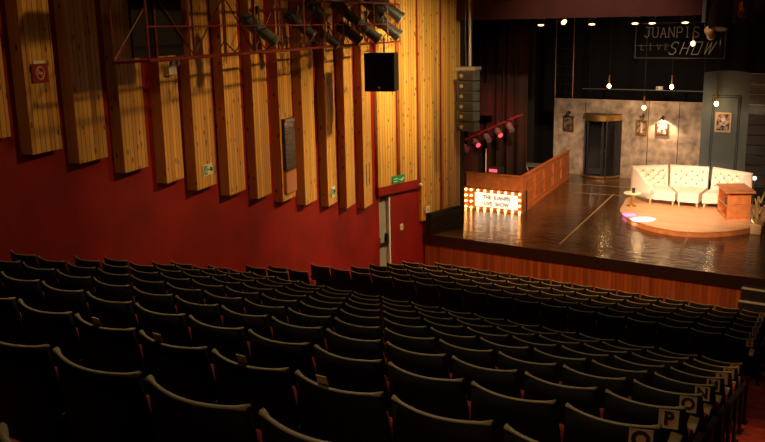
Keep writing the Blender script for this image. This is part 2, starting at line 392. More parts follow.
fl_s = [13.43, 12.47, 11.57, 10.57, 9.51, 8.64, 7.59, 6.56, 5.54, 4.50, 3.34, 2.32, 1.26]
panel_frames = []
for k in range(13):
    org = A-d1*fl_s[k]
    wd = [.68, .65, .71, .68, .59, .74, .69, .68, .70, .71, .62, .66, .72][k]
    t = thing('acoustic_panel', labels1[k], 'wall panel', (org.x, org.y, bots[k]), 0, 'pine panels along the left wall')
    Mx = Matrix(((d1.x, -n1.x, 0, 0), (d1.y, -n1.y, 0, 0), (0, 0, 1, 0), (0, 0, 0, 1)))
    # box front turned a little: near edge deeper than far edge
    dn, df = .21, .14
    hgt = 8.9-bots[k]
    face = MB(); face.prism([(0, -dn), (wd, -df), (wd, -df+.03), (0, -dn+.03)], 0, hgt)
    rot = math.atan2(d1.y, d1.x)
    t.rotation_euler = (0, 0, rot)
    # rotated frame: local x along wall, local y = left of direction = away from room
    f_ = MB(); f_.prism([(0, -dn), (wd, -df), (wd, -df+.03), (.0, -dn+.03)], 0, hgt); f_.obj('front_boards', M['pine'], t)
    f_ = MB(); f_.prism([(0, -dn+.03), (.03, -dn+.03), (.03, -.001), (0, -.001)], 0, hgt); f_.obj('side_board', M['pine'], t)
    f_ = MB(); f_.prism([(wd-.03, -df+.03), (wd, -df+.03), (wd, -.001), (wd-.03, -.001)], 0, hgt); f_.obj('side_board', M['pine'], t)
    f_ = MB(); f_.prism([(.03, -dn+.03), (wd-.03, -df+.03), (wd-.03, -.001), (.03, -.001)], .0, .02); f_.obj('bottom_board', M['pine'], t)
    panel_frames.append((t, wd, dn, df))
    if k == 12:
        for sx in (.22, .48): MB().box(sx-.02, sx+.02, -dn+(dn-df)*sx/wd-.004, -dn+(dn-df)*sx/wd+.005, .55, 1.15).obj('slot', M['black'], t)
# panels on the wall by the stage
rot2 = math.atan2(d2.y, d2.x)
labels2 = ['flat pine board wall panel right above the exit door and green sign', 'bright pine board wall panel above the right side of the red ledge',
           'tall pine board wall panel next to the last one before the stage', 'tall pine board wall panel at the edge of the stage opening']
flat_panels = []
for k, (s0, s1, zb) in enumerate([(.02, .77, 1.68), (.94, 1.67, 1.68), (1.85, 2.71, .42), (2.90, 3.68, .42)]):
    o_ = A+d2*s0
    t = thing('acoustic_panel', labels2[k], 'wall panel', (o_.x, o_.y, zb), rot2, 'pine panels beside the stage')
    wd = s1-s0
    MB().prism([(0, -.09), (wd, -.09), (wd, -.06), (0, -.06)], 0, 8.9-zb).obj('front_boards', M['pine'], t)
    MB().prism([(0, -.06), (.03, -.06), (.03, -.001), (0, -.001)], 0, 8.9-zb).obj('side_board', M['pine'], t)
    MB().prism([(wd-.03, -.06), (wd, -.06), (wd, -.001), (wd-.03, -.001)], 0, 8.9-zb).obj('side_board', M['pine'], t)
    flat_panels.append((t, wd))

def on_panel(k, u, z, off=.0):      # world point on the front of panel k
    t, wd, dn, df = panel_frames[k]
    y = -dn+(dn-df)*u/wd-off; p = A-d1*fl_s[k]+d1*u-n1*y*1.0
    return Vector((p.x, p.y, z)), math.atan2(d1.y, d1.x)+math.atan2(dn-df, wd)
# signs on the panels
p, r_ = on_panel(1, .30, 5.45, .012)
t = thing('no_smoking_sign', 'small red sign with round pale symbol high on the left pine panel', 'sign', p, r_)
MB().box(-.17, .17, -.01, .01, -.13, .13).obj('sign_plate', M['red_sign'], t)
MB().box(-.12, .12, -.012, .01, .13, .17).obj('sign_label', M['sign_white'], t)
rg = MB()
for i in range(20):
    a, b_ = 2*PI*i/20, 2*PI*(i+1)/20; rg.tube((.085*math.cos(a), -.014, .085*math.sin(a)), (.085*math.cos(b_), -.014, .085*math.sin(b_)), .010)
rg.tube((-.06, -.014, .06), (.06, -.014, -.06), .010); rg.obj('ring_symbol', M['pink'], t)
MB().box(-.05, .05, -.018, -.010, -.012, .012).obj('cigarette_symbol', M['pink'], t)
p, r_ = on_panel(4, .28, 5.36, .001)
t = thing('emergency_light', 'small white wall box with two lamps near the left end of the truss', 'lamp', p, r_)
MB().box(-.13, .13, -.10, 0, -.10, .06, bev=.01).obj('housing', M['white'], t)
for sx in (-.08, .09): MB().tube((sx, -.1, .10), (sx, -.17, .09), .035, .05, 12).obj('lamp_head', M['fixture_grey'], t)
p, r_ = on_panel(5, .40, 3.48, .012)
t = thing('exit_sign', 'white and green exit sign at the foot of the fifth pine panel', 'sign', p, r_)
MB().box(-.17, .17, -.01, .01, -.10, .10).obj('sign_plate', M['sign_white'], t)
MB().box(-.15, -.03, -.014, -.008, -.08, .08).obj('green_field', M['green'], t)
MB().tube((.0, -.014, 0), (.08, -.014, 0), .014).tube((.08, -.014, 0), (.13, -.014, 0), .045, .002).obj('arrow_symbol', M['green'], t)
fig = MB(); fig.sphere((-.09, -.016, .05), .014, seg=8); fig.path([(-.09, -.016, .035), (-.095, -.016, -.01), (-.12, -.016, -.05)], .009); fig.path([(-.095, -.016, -.01), (-.07, -.016, -.03), (-.06, -.016, -.06)], .009); fig.obj('running_figure_symbol', M['sign_white'], t)
p, r_ = on_panel(10, .30, 2.12, .012)
t = thing('exit_sign', 'small pale exit sign low on the narrow pine panel right of the plaque', 'sign', p, r_)
MB().box(-.13, .13, -.01, .01, -.12, .12).obj('sign_plate', M['sign_white'], t)
MB().tube((-.08, -.014, -.06), (.02, -.014, .02), .014).tube((.02, -.014, .02), (.06, -.014, .06), .045, .004).obj('arrow_symbol', M['green'], t)
MB().box(-.10, -.05, -.014, -.008, -.02, .09).box(.04, .10, -.014, -.008, -.09, -.01).obj('green_field', M['green'], t)
p, r_ = on_panel(8, .37, 2.50, .0)
t = thing('wall_plaque', 'tall dark glossy plaque with copper lower part on a pine panel', 'plaque', p, r_)
MB().box(-.28, .28, -.07, -.001, .50, 1.62, bev=.01).obj('dark_board', M['plaque'], t)
MB().box(-.28, .28, -.07, -.001, 0, .48, bev=.01).obj('copper_board', M['plaque_low'], t)
for i in range(8): MB().box(-.22, .22-.06*(i % 3), -.075, -.066, .62+i*.11, .635+i*.11).obj('engraved_line', M['fixture_grey'], t)
MB().box(-.24, .24, -.08, -.066, 1.54, 1.60).obj('top_strip', M['steel'], t)
# door, ledge fittings
dr = A+d2*.12
t = link('door_1', None, None, (dr.x, dr.y, FLOOR0), (0, 0, rot2)); struct(t, 'grey exit door with a panic bar')
MB().box(.02, .42, .12, .17, 0, 1.42-FLOOR0-.05).obj('door_leaf', M['door_grey'], t)
MB().box(.43, .49, .02, .2, 0, 1.42-FLOOR0-.01).obj('door_frame', M['white'], t)
pb = MB(); pb.box(.04, .40, .03, .06, 1.02, 1.07); pb.box(.03, .07, .03, .12, .95, 1.22); pb.box(.34, .40, .03, .12, .98, 1.30); pb.obj('panic_bar', M['black'], t)
def at2(s, z, off): q = A+d2*s+n2*off; return (q.x, q.y, z)
t = thing('exit_sign', 'green exit sign with white figure above the exit door ledge', 'sign', at2(.82, 1.80, .10), rot2)
MB().box(-.26, .26, -.02, .0, -.10, .12).obj('sign_plate', M['green'], t)
MB().box(-.20, -.02, -.024, -.018, .02, .04).box(-.20, -.05, -.024, -.018, -.05, -.03).box(.04, .20, -.024, -.018, -.02, .01).tube((.12, -.024, -.05), (.2, -.024, .05), .015).obj('white_symbols', M['sign_white'], t)
t = thing('light_switch', 'small cream light switch on the red wall right of the exit door', 'switch', at2(1.05, .38, .001), rot2)
MB().box(-.06, .06, -.02, 0, -.09, .09, bev=.005).obj('switch_plate', M['white'], t); MB().box(-.02, .02, -.032, -.018, -.04, .04).obj('rocker', M['paper'], t)
t = thing('ceiling_sensor', 'tiny white sensor at the right end of the red ledge', 'sensor', at2(1.74, 1.52, .12), rot2)
MB().sphere((0, -.04, 0), .055).obj('sensor_dome', M['white'], t); MB().box(-.04, .04, -.03, 0, -.04, .04).obj('mount', M['white'], t)
t = thing('junction_box', 'small white box on the pine panel above the dark grille', 'box', at2(2.05, .74, .10), rot2)
MB().box(-.10, .10, -.07, 0, -.09, .09, bev=.01).obj('housing', M['white'], t); MB().box(-.05, .05, -.076, -.068, -.02, .03).obj('switch_cover', M['paper'], t)
t = thing('slatted_grille', 'low dark louvred grille box at the left end of the stage', 'grille', at2(2.02, 0.001, .02), rot2)
gb = MB(); gb.box(.0, 1.5, -.30, -.10, 0, .62).obj('box', M['black'], t)
for i in range(7): MB().box(.04, 1.46, -.335, -.295, .05+i*.078, .085+i*.078).obj('slat', M['nosing'], t)

# loudspeaker on the left wall
t = thing('wall_speaker', 'black loudspeaker on a bracket over the pine panels', 'loudspeaker', (-11.50, 17.1, 4.52), math.radians(20))
MB().box(-.36, .36, -.25, .2, 0, .88, bev=.02).obj('cabinet', M['black_cloth'], t)
MB().box(-.31, .31, -.262, -.25, .06, .82).obj('grille', M['black_cloth'], t)
MB().tube((0, -.262, .42), (0, -.275, .42), .24, .22, 24).obj('woofer', M['black_cloth'], t)
MB().box(-.03, .03, -.27, -.26, .07, .12).obj('badge', M['white'], t)
MB().path([(0, .3, .5), (0, .9, .6)], .03).path([(0, .25, .88), (0, .25, 1.2)], .02).obj('bracket', M['fixture'], t)

# ---------------------------------------------------------------- red lighting truss
tA = Vector((-9.25, 8.15, 0)); tB = Vector((-12.75, 19.85, 0)); td = (tB-tA).normalized(); tn = Vector((td.y, -td.x, 0)); tl = (tB-tA).length
t = thing('lighting_truss', 'red steel lighting truss hanging in front of the pine panels', 'truss', (tA.x, tA.y, 5.6), math.atan2(td.y, td.x))
for nm, (y, z) in dict(a=(0, 0), b=(.55, -.02), c=(0, .95), d=(.55, .95)).items(): MB().tube((0, y, z), (tl, y, z), .024, .024, 8).obj('chord', M['red_metal'], t)
nb = 11
for i in range(nb+1):
    x = tl*i/nb
    MB().tube((x, 0, 0), (x, 0, .95), .018, .018, 6).obj('post', M['red_metal'], t)
    MB().tube((x, .55, -.02), (x, .55, .95), .018, .018, 6).obj('post', M['red_metal'], t)
    MB().tube((x, 0, 0), (x, .55, -.02), .016, .016, 6).obj('cross_bar', M['red_metal'], t)
    if i < nb: MB().tube((x, .55, .95 if i % 2 else 0), (tl*(i+1)/nb, .55, 0 if i % 2 else .95), .014, .014, 6).obj('brace', M['red_metal'], t)
    if i < nb: MB().tube((x, 0, .45), (tl*(i+1)/nb, 0, .45), .012, .012, 6).obj('rail', M['red_metal'], t)
for i in (0, 4, 8, 11): MB().tube((tl*i/nb, .27, .95), (tl*i/nb, .27, TOP-5.6), .012, .012, 6).obj('hanger', M['fixture'], t)
MB().box(0.0, 2.6, -.05, .6, 1.0, 1.06).obj('walkway', M['fixture'], t)
MB().box(.55, 1.95, .58, .62, .02, 1.3).obj('black_flag', M['black_cloth'], t)

def fixture(loc, target, label, body='fixture', ln=.45, rad=.12, group='profile spots on the red truss', lens='lens', barn=False, name='stage_lamp', top=None):
    """lamp: tapered housing, yoke, clamp, lens; the empty stands at the hanging point"""
    loc = Vector(loc); q = (Vector(target)-loc).to_track_quat('Z', 'Y').to_matrix().to_4x4()
    t = thing(name, label, 'stage lamp', loc, 0, group)
    b = MB(); n = 14
    b.lathe([(0.001, -ln*.45), (rad*.7, -ln*.45), (rad, -ln*.3), (rad, 0), (rad*.8, ln*.05), (rad*.8, ln*.45), (rad*.95, ln*.46), (rad*.95, ln*.55), (rad*.8, ln*.55), (.001, ln*.50)], n=n)
    for v in b.bm.verts: v.co = q @ v.co
    b.obj('housing', M[body], t, smooth=False)
    l = MB().lathe([(0.001, ln*.56), (rad*.72, ln*.56), (rad*.72, ln*.53)], n=n)
    for v in l.bm.verts: v.co = q @ v.co
    l.obj('lens', M[lens], t)
    y = MB(); s = q.to_3x3() @ Vector((1, 0, 0)); s.z = 0; s = s.normalized() if s.length > .01 else Vector((1, 0, 0)); hh = Vector((0, 0, rad*2.0))
    y.path([s*(rad*1.12), s*(rad*1.12)+hh, -s*(rad*1.12)+hh, -s*(rad*1.12)], .012); y.obj('yoke', M['fixture'], t)
    MB().tube(hh, hh+Vector((0, 0, .14)) if top is None else Vector((0, 0, top-loc.z)), .03 if top is None else .018, .03 if top is None else .018, 8).obj('clamp', M['fixture'], t)
    if barn:
        bd = MB()
        for k in range(4):
            a = k*PI/2; c_, s2 = math.cos(a), math.sin(a)
            bd.grid([[Vector((rad*(c_-s2*e)*(1+.25*f), rad*(s2+c_*e)*(1+.25*f), ln*.55+.1*f)) for e in (-.7, .7)] for f in (0, 1)], (0.0, 0.0, .003))
        for v in bd.bm.verts: v.co = q @ v.co
        bd.obj('barn_door', M['fixture'], t)
    return t
def tr(s, y, z): p = tA+td*s+Vector((-td.y, td.x, 0))*y; return Vector((p.x, p.y, 5.6+z))
FX = [(4.0, .25, .40, 'large grey profile lamp on the truss, leftmost of the lamps', 'fixture_grey', .75, .125),
      (5.85, .25, .47, 'black profile lamp on the truss, next right of the large grey one', 'fixture', .70, .125),
      (6.75, .25, .75, 'black lamp hung high in the middle of the red truss', 'fixture', .6, .12),
      (7.13, .10, .16, 'small dark lamp low on the truss, below the row of lamps', 'fixture', .45, .10),
      (8.39, .10, .28, 'dark lamp with pale rim low on the truss under the grey tube lamp', 'fixture', .62, .14),
      (8.56, .25, .74, 'grey tube lamp at the top of the truss pointing right', 'fixture_grey', .75, .14),
      (9.70, .10, .32, 'grey-brown lamp with pale rim low on the truss', 'fixture_grey', .70, .15),
      (10.7, .25, .87, 'small black lamp high on the truss near its right end', 'fixture', .6, .14),
      (11.2, .15, .46, 'long black lamp near the right end of the truss, lens glinting', 'fixture', .95, .17),
      (11.75, .25, .90, 'black lamp with round lens at the very right end of the truss', 'fixture', .95, .18)]
for s, y, z, lab, bd, ln, rd in FX:
    p = tr(s, y, z); fixture(p, p+Vector((1.2, .75, -1.1)), lab, bd, ln, rd, lens='glint_lens')
# cable bundle drooping on the truss
cb_ = MB(); pl = []
for i in range(60): s = 2.2+i*.17; pl.append(tr(s, .05+.04*math.sin(i*.9), .12+.10*math.sin(i*1.7)+.05*random.random()))
cb_.path(pl, .012, 5); tag(cb_.obj('cable', M['fixture']), 'loose black cable strung along the red truss', 'cable')

# ---------------------------------------------------------------- line array by the stage
t = thing('line_array', 'hanging stack of grey loudspeakers at the left of the stage opening', 'loudspeaker', (-11.80, 21.9, 3.05))
for i in range(6):
    o = MB().box(-.27, .27, -.18, .18, i*.285, i*.285+.265, bev=.015).obj('speaker_cabinet', M['grey'] if i > 0 else M['fixture'], t)
    MB().box(-.23, .23, -.192, -.178, i*.285+.03, i*.285+.235).obj('grille', M['fixture'], o)
    MB().tube((-.12, -.195, i*.285+.13), (-.12, -.205, i*.285+.13), .055, .055, 12).obj('horn', M['steel'], o)
MB().box(-.30, .30, -.20, .20, 1.71, 1.80).obj('fly_frame', M['steel'], t)
MB().tube((.05, 0, 1.8), (.05, 0, 6.3), .05, .05, 10).obj('hanging_pipe', M['steel'], t)
MB().path([(-.08, .0, 1.8), (-.1, 0, 3.2), (-.06, 0, 4.6), (-.08, 0, 6.3)], .015).obj('cable', M['fixture'], t)

# ---------------------------------------------------------------- curtains
def drape(name, x0, x1, y, z0, z1, m, label, cat, amp=.06, freq=9, depth=.02, parent=None, tagit=True, yfun=None):
    n = int((x1-x0)*freq*4)+2; P = []
    for i in range(n):
        x = x0+(x1-x0)*i/(n-1); yy = (yfun(x) if yfun else y)+amp*math.sin(x*freq*1.0*PI)*(.6+.4*math.sin(x*3.1))
        P.append([Vector((x, yy, z0)), Vector((x, yy+.02, (z0+z1)/2)), Vector((x, yy, z1))])
    o = MB().grid(P, (0, depth, 0)).obj(name, m, parent, smooth=True)
    return tag(o, label, cat) if tagit else o
drape('valance_curtain', -12.4, 4.0, 22.3, 6.12, 9.5, M['valance'], 'dark red pelmet curtain across the top of the stage', 'curtain', .05, 2.2)
drape('leg_curtain', -14.9, -12.6, 27.6, .02, 11.0, M['curtain'], 'brown folded side curtain behind the hanging speakers', 'curtain', .12, 5)
drape('leg_curtain', -16.6, -13.9, 31.0, .02, 11.0, M['black_cloth'], 'black side curtain between the wooden booth and the plaster wall', 'curtain', .12, 3)
drape('backdrop_curtain', -19.5, 4.0, 35.4, .02, 11.0, M['black_cloth'], 'black backdrop hanging behind and above the plaster set wall', 'curtain', .10, 2)
# batten with par lamps under the pelmet
t = thing('lighting_batten', 'black pipe over the stage carrying the glowing lamps', 'pipe', (-8.5, 27, 6.45)); MB().tube((-4, 0, 0), (6, 0, 0), .03, .03, 8).obj('pipe', M['fixture'], t)
for s in (-3.5, 0, 3.5): MB().tube((s, 0, 0), (s, 0, 4.9), .01, .01, 6).obj('hanger', M['fixture'], t)
par = [(-11.89, 'leftmost glowing lamp under the red pelmet', 0), (-11.2, 'unlit grey lamp turned aside, second under the red pelmet', 1), (-10.17, 'small glowing lamp under the pelmet above the revolving door', 0),
       (-8.8, 'glowing lamp under the pelmet above the left edge of the script sign', 0), (-8.28, 'widest glowing lamp under the pelmet, above the script sign', 0), (-7.3, 'rightmost glowing lamp under the red pelmet', 0)]
for x, lab, off in par:
    tgt = (x+.15, 26.6, 4.5) if not off else (x+1.2, 26.2, 5.2)
    fixture((x, 27, 6.13), tgt, lab, 'fixture_grey', .36, .13, 'par lamps under the pelmet', 'par_glow')
    if not off: spot('par_light', (x+.02, 26.93, 5.85), (x+.3, 28.5, 0), 190, (1, .6, .3), 60, .8, .06)
# moving heads at the top right
def moving_head(loc, label, s=1.0, tilt=.5, lens='lens', rz=0):
    t = thing('moving_head_lamp', label, 'stage lamp', loc, rz, 'lamps hanging at the top right')
    MB().box(-.28*s, .28*s, -.22*s, .22*s, -.18*s, 0, bev=.02).obj('base', M['fixture'], t)
    for sx in (-1, 1): MB().box(sx*.30*s-.04*s, sx*.30*s+.04*s, -.1*s, .1*s, -.78*s, -.1*s, bev=.01).obj('yoke_arm', M['fixture'], t)
    b = MB(); b.lathe([(.001, -.30*s), (.16*s, -.28*s), (.22*s, -.05*s), (.20*s, .30*s), (.001, .30*s)], n=16); q = Matrix.Translation((0, 0, -.62*s)) @ Matrix.Rotation(PI-tilt, 4, 'X')
    for v in b.bm.verts: v.co = q @ v.co
    b.obj('head', M['black_cloth'], t)
    l = MB().lathe([(.001, .31*s), (.15*s, .31*s), (.15*s, .29*s)], n=16)
    for v in l.bm.verts: v.co = q @ v.co
    l.obj('lens', M[lens], t)
    MB().tube((0, 0, 0), (0, 0, .14), .03, .03, 8).obj('clamp', M['fixture'], t)
    return t
t = thing('lighting_pipe', 'black pipe at the top right holding the large lamps', 'pipe', (-4.7, 21.9, 6.98)); MB().tube((-1.7, 0, 0), (3.4, 0, 0), .035, .035, 8).obj('pipe', M['fixture'], t)
for s in (-1.5, 3): MB().tube((s, 0, 0), (s, 0, 2.6), .012, .012, 6).obj('hanger', M['fixture'], t)
moving_head((-5.12, 21.9, 6.84), 'big black moving lamp hanging right of the script sign', 1.15, .3, 'dark_lens')
moving_head((-4.28, 21.9, 6.84), 'black moving lamp at the right picture edge with a pale lens', 1.0, -.5, 'dark_lens', .6)
fixture((-4.62, 21.9, 6.25), (-4.4, 20.5, 5.2), 'small brown-lit lamp between the two large ones at top right', 'booth', .4, .12, 'lamps hanging at the top right', top=6.97)
fixture((-5.33, 21.9, 5.72), (-5.4, 23.5, 4.9), 'small tan lamp just left of the big black moving lamp', 'legwood', .4, .11, 'lamps hanging at the top right', top=6.97)
fixture((-3.65, 21.9, 5.9), (-4.5, 24.5, 4.0), 'small amber glowing lamp at the right picture edge', 'fixture', .36, .1, 'lamps hanging at the top right', 'par_glow', top=6.97)

# ---------------------------------------------------------------- wooden booth, marquee sign
t = thing('band_booth', 'orange wooden booth wall with moulded panels along the left of the stage', 'booth', (-11.71, 25.43, 0))
MB().box(-2.05, 0, 0, .06, .70, 1.17).obj('front_panel', M['booth'], t)
MB().box(-2.07, .03, -.03, .09, 1.17, 1.21).obj('cap_rail', M['booth'], t)
MB().box(-2.05, 0, .32, .36, 0, .70).obj('inner_panel', M['black'], t)
sd = Vector((-12.92+11.71, 32.33-25.43)); sl = sd.length; sa = math.atan2(sd.y, sd.x)
sw = link('side_wall', None, t, (0, 0, 0), (0, 0, sa))
bpy.data.objects.remove(sw)
def side(mb, nm, m):
    for v in mb.bm.verts: v.co = Matrix.Rotation(sa, 4, 'Z') @ v.co
    return mb.obj(nm, m, t)
mbp = MB(); mbp.grid([[Vector((0, 0, 0)), Vector((0, 0, 1.17))], [Vector((sl, 0, 0)), Vector((sl, 0, 1.08))]], (0, .08, 0)); side(mbp, 'side_panel', M['booth'])
mbp = MB(); mbp.grid([[Vector((-.02, -.03, 1.17)), Vector((-.02, -.03, 1.21))], [Vector((sl, -.03, 1.08)), Vector((sl, -.03, 1.12))]], (0, .14, 0)); side(mbp, 'cap_rail', M['booth'])
side(MB().box(0, sl, -.03, 0, 0, .09), 'skirting', M['booth'])
mdl = MB()
for k in range(5):
    x0 = .25+k*(sl-.3)/5; x1 = x0+(sl-.3)/5-.2
    for z0, z1 in ((.2, .58), (.66, 1.0)):
        for a, b_ in (((x0, z0), (x1, z0)), ((x1, z0), (x1, z1)), ((x1, z1), (x0, z1)), ((x0, z1), (x0, z0))):
            mdl.tube((a[0], -.008, a[1]), (b_[0], -.008, b_[1]), .014, .014, 6)
side(mdl, 'moulding', M['booth'])
# marquee
t = thing('marquee_sign', 'lit show sign with black letters and a border of round bulbs', 'sign', (-13.72, 25.36, 0))
MB().box(-.30, 2.0, .02, .34, .0, .68).obj('sign_box', M['booth'], t)
MB().box(.32, 1.86, -.012, .02, .10, .56).obj('sign_face', M['sign_lit'], t)
text('letters', 'THE  JUANPIS', .19, M['sign_ink'], t, (1.12, -.016, .42), width=1.0, offset=.004)
text('letters', 'LIVE  SHOW', .19, M['sign_ink'], t, (1.12, -.016, .21), width=.9, offset=.004)
bp_me = MB().sphere((0, 0, 0), .036, seg=10).mesh('bulb', M['bulb'], True)
bl = [(.18+i*.252, .63) for i in range(8)]+[(.18+i*.252, .035) for i in range(8)]+[(-.02, .63), (-.02, .43), (-.02, .24), (-.02, .05), (-.2, .63), (-.2, .43), (-.2, .24), (-.2, .05), (.18, .43), (.18, .24), (1.944, .43), (1.944, .24)]
for x, z in bl: link('bulb', bp_me, t, (x, -.02, z))
# music gear in the booth
t = thing('keyboard_table', 'small grey folding table standing inside the wooden booth', 'table', (-13.2, 28.9, 0))
MB().box(-.65, .65, -.3, .3, .98, 1.03).obj('table_top', M['fixture_grey'], t)
for sx in (-.6, .6):
    for sy in (-.25, .25): MB().tube((sx, sy, 0), (sx, sy, .98), .02, .02, 6).obj('leg', M['steel'], t)
t = thing('microphone_stand', 'slanted thin microphone stand rising behind the wooden booth', 'stand', (-12.55, 27.6, 0))
MB().tube((0, 0, 0), (0, 0, .9), .012, .012, 6).obj('pole', M['steel'], t); MB().tube((.15, 0, .75), (-.45, .15, 1.95), .014, .014, 6).obj('boom', M['steel'], t)
for k in range(3): MB().tube((0, 0, .2), (.28*math.cos(k*2.1), .28*math.sin(k*2.1), .01), .01, .01, 6).obj('leg', M['steel'], t)
MB().tube((-.45, .15, 1.95), (-.5, .17, 2.05), .03, .03, 8).obj('microphone', M['fixture'], t)
t = thing('floor_tube_light', 'upright white tube light standing behind the booth front', 'lamp', (-13.95, 27.2, 0)); MB().tube((0, 0, .05), (0, 0, 1.75), .02, .02, 8).obj('tube', M['white'], t); MB().tube((0, 0, 0), (0, 0, .06), .12, .12, 12).obj('base', M['fixture'], t)
t = thing('pink_lit_amplifier', 'small amplifier with pink lit front behind the booth', 'amplifier', (-13.5, 27.05, 0)); MB().box(-.25, .25, -.18, .18, 0, 1.15, bev=.01).obj('cabinet', M['fixture'], t); MB().box(-.15, .15, -.19, -.178, 1.0, 1.10).obj('lit_panel', M['redglow'], t)
# tilted side rig with red-lit lamps
t = thing('side_lighting_rig', 'tilted dark pipe frame with red-lit lamps left of the stage', 'truss', (-14.55, 26.4, 0))
for y in (0, .3): MB().tube((0, y, 2.05), (2.2, y, 3.05), .025, .025, 8).obj('pipe', M['red_metal'], t)
for i in range(7): x = .2+i*.3; MB().tube((x, 0, 2.14+i*.136), (x+.15, .3, 2.2+i*.136), .014, .014, 6).obj('brace', M['red_metal'], t)
for x, y in ((.1, 0), (1.5, .3), (2.1, 0)): MB().tube((x, y, 2.1+x*.45), (x, y, 9), .012, .012, 6).obj('hanger', M['fixture'], t)
MB().box(-.1, .5, -.05, .4, 0, 1.9).obj('support_post', M['curtain'], t)
for i, lab in enumerate(['red-lit lamp at the lowest left end of the side rig', 'red-lit lamp second from the lower end of the side rig', 'red-lit lamp in the middle of the side rig', 'red-lit lamp fourth along the rising side rig', 'red-lit lamp at the upper right end of the side rig']):
    x = -14.35+i*.42; fixture((x, 26.4, 1.86+i*.2), (x+.9, 25.8, 1.5+i*.1), lab, 'fixture_grey', .34, .11, 'red-lit lamps on the side rig', 'redglow' if i % 2 else 'lens')
t = thing('rack_case', 'tall reddish equipment rack right of the hanging speakers', 'rack', (-13.78, 26.9, 2.95)); MB().box(-.2, .2, -.1, .1, 0, 1.1).obj('frame', M['curtain'], t); MB().box(-.13, .13, -.11, -.09, .15, .95).obj('opening', M['black'], t); MB().tube((0, 0, 1.1), (0, 0, 6), .015, .015, 6).obj('hanger', M['fixture'], t)

# ---------------------------------------------------------------- set wall with the revolving door
BY = 33.4
t = thing('set_backdrop', 'grey mottled plaster set wall with a door opening', 'set wall', (-11.0, BY, 0))
for x0, x1, z0, z1 in ((-14.05, -12.72, 0, 3.03), (-12.72, -11.24, 2.5, 3.03), (-11.24, -8.0, 0, 3.03)):
    MB().box(x0+11, x1+11, 0, .12, z0, z1).obj('plaster_flat', M['concrete'], t)
for x in (-12.72, -10.2, -9.05): MB().box(x+11-.012, x+11+.012, -.004, .0, .0 if x > -12 else 2.5, 3.03).obj('joint', M['dark_paint'], t)
t = thing('overhead_pipe', 'thin grey pipe running just above the plaster set wall', 'pipe', (-10.5, BY+.3, 3.42)); MB().tube((-2.5, 0, 0), (2.4, 0, 0), .018, .018, 6).obj('pipe', M['steel'], t)
for s in (-2.2, 2.2): MB().tube((s, 0, 0), (s, 0, 7.9), .008, .008, 6).obj('hanger', M['fixture'], t)
t = thing('projector_box', 'small white box on the pipe above the plaster wall', 'box', (-9.93, BY+.3, 3.445)); MB().box(-.12, .12, -.06, .06, 0, .12).obj('housing', M['white'], t); MB().tube((-.06, -.06, .06), (-.06, -.09, .06), .03, .03, 10).obj('lens', M['lens'], t)
# black drum behind, darkness of the doorway
t = thing('revolving_door', 'dark revolving door with a curved brass band on top', 'door', (-11.98, BY, 0))
R0 = .74
arc = lambda r0, r1, z0, z1, a0, a1, n=20: MB().lathe([(r0, z0), (r1, z0), (r1, z1), (r0, z1), (r0, z0)], n=n, a0=a0, a1=a1, closed=False)
arc(R0-.04, R0, 2.26, 2.48, PI, 2*PI).obj('brass_band', M['brass'], t, smooth=False)
MB().lathe([(.001, 2.46), (R0-.04, 2.46), (R0-.04, 2.49), (.001, 2.49)], n=32).obj('canopy', M['fixture'], t)
MB().lathe([(.001, 0), (R0+.02, 0), (R0+.02, .04), (.001, .045)], n=32).obj('base_ring', M['fixture'], t)
arc(R0-.02, R0+.02, .04, .10, PI, 2*PI).obj('floor_band', M['brass'], t)
arc(R0-.03, R0-.01, .1, 2.26, PI*1.02, PI*1.32).obj('curved_glass', M['glass'], t)
arc(R0-.03, R0-.01, .1, 2.26, PI*1.68, PI*1.98).obj('curved_glass', M['glass'], t)
for a in (1.01, 1.33, 1.67, 1.99): MB().tube((R0*math.cos(a*PI), R0*math.sin(a*PI), .04), (R0*math.cos(a*PI), R0*math.sin(a*PI), 2.28), .03, .03, 8).obj('post', M['fixture'], t)
for k in range(4):
    a = .35+k*PI/2; wq = Matrix.Rotation(a, 4, 'Z')
    wing = MB(); wing.box(.02, .66, -.02, .02, .08, .30, wq).box(.02, .66, -.02, .02, 2.15, 2.25, wq).box(.60, .66, -.02, .02, .30, 2.15, wq).box(.02, .06, -.02, .02, .30, 2.15, wq); wo = wing.obj('door_wing', M['fixture'], t)
    MB().box(.06, .60, -.006, .006, .30, 2.15, wq).obj('pane', M['glass'], wo)
    MB().box(.1, .56, -.03, -.022, 1.0, 1.04, wq).obj('push_bar', M['steel'], wo)
MB().tube((0, 0, .05), (0, 0, 2.3), .04, .04, 10).obj('centre_post', M['fixture'], t)
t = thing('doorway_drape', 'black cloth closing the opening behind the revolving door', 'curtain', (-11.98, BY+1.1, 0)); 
o = MB().box(-1.0, 1.0, 0, .03, 0.01, 2.9).obj('cloth', M['black_cloth'], t)  # added black sheet, stands in for the darkness of the doorway

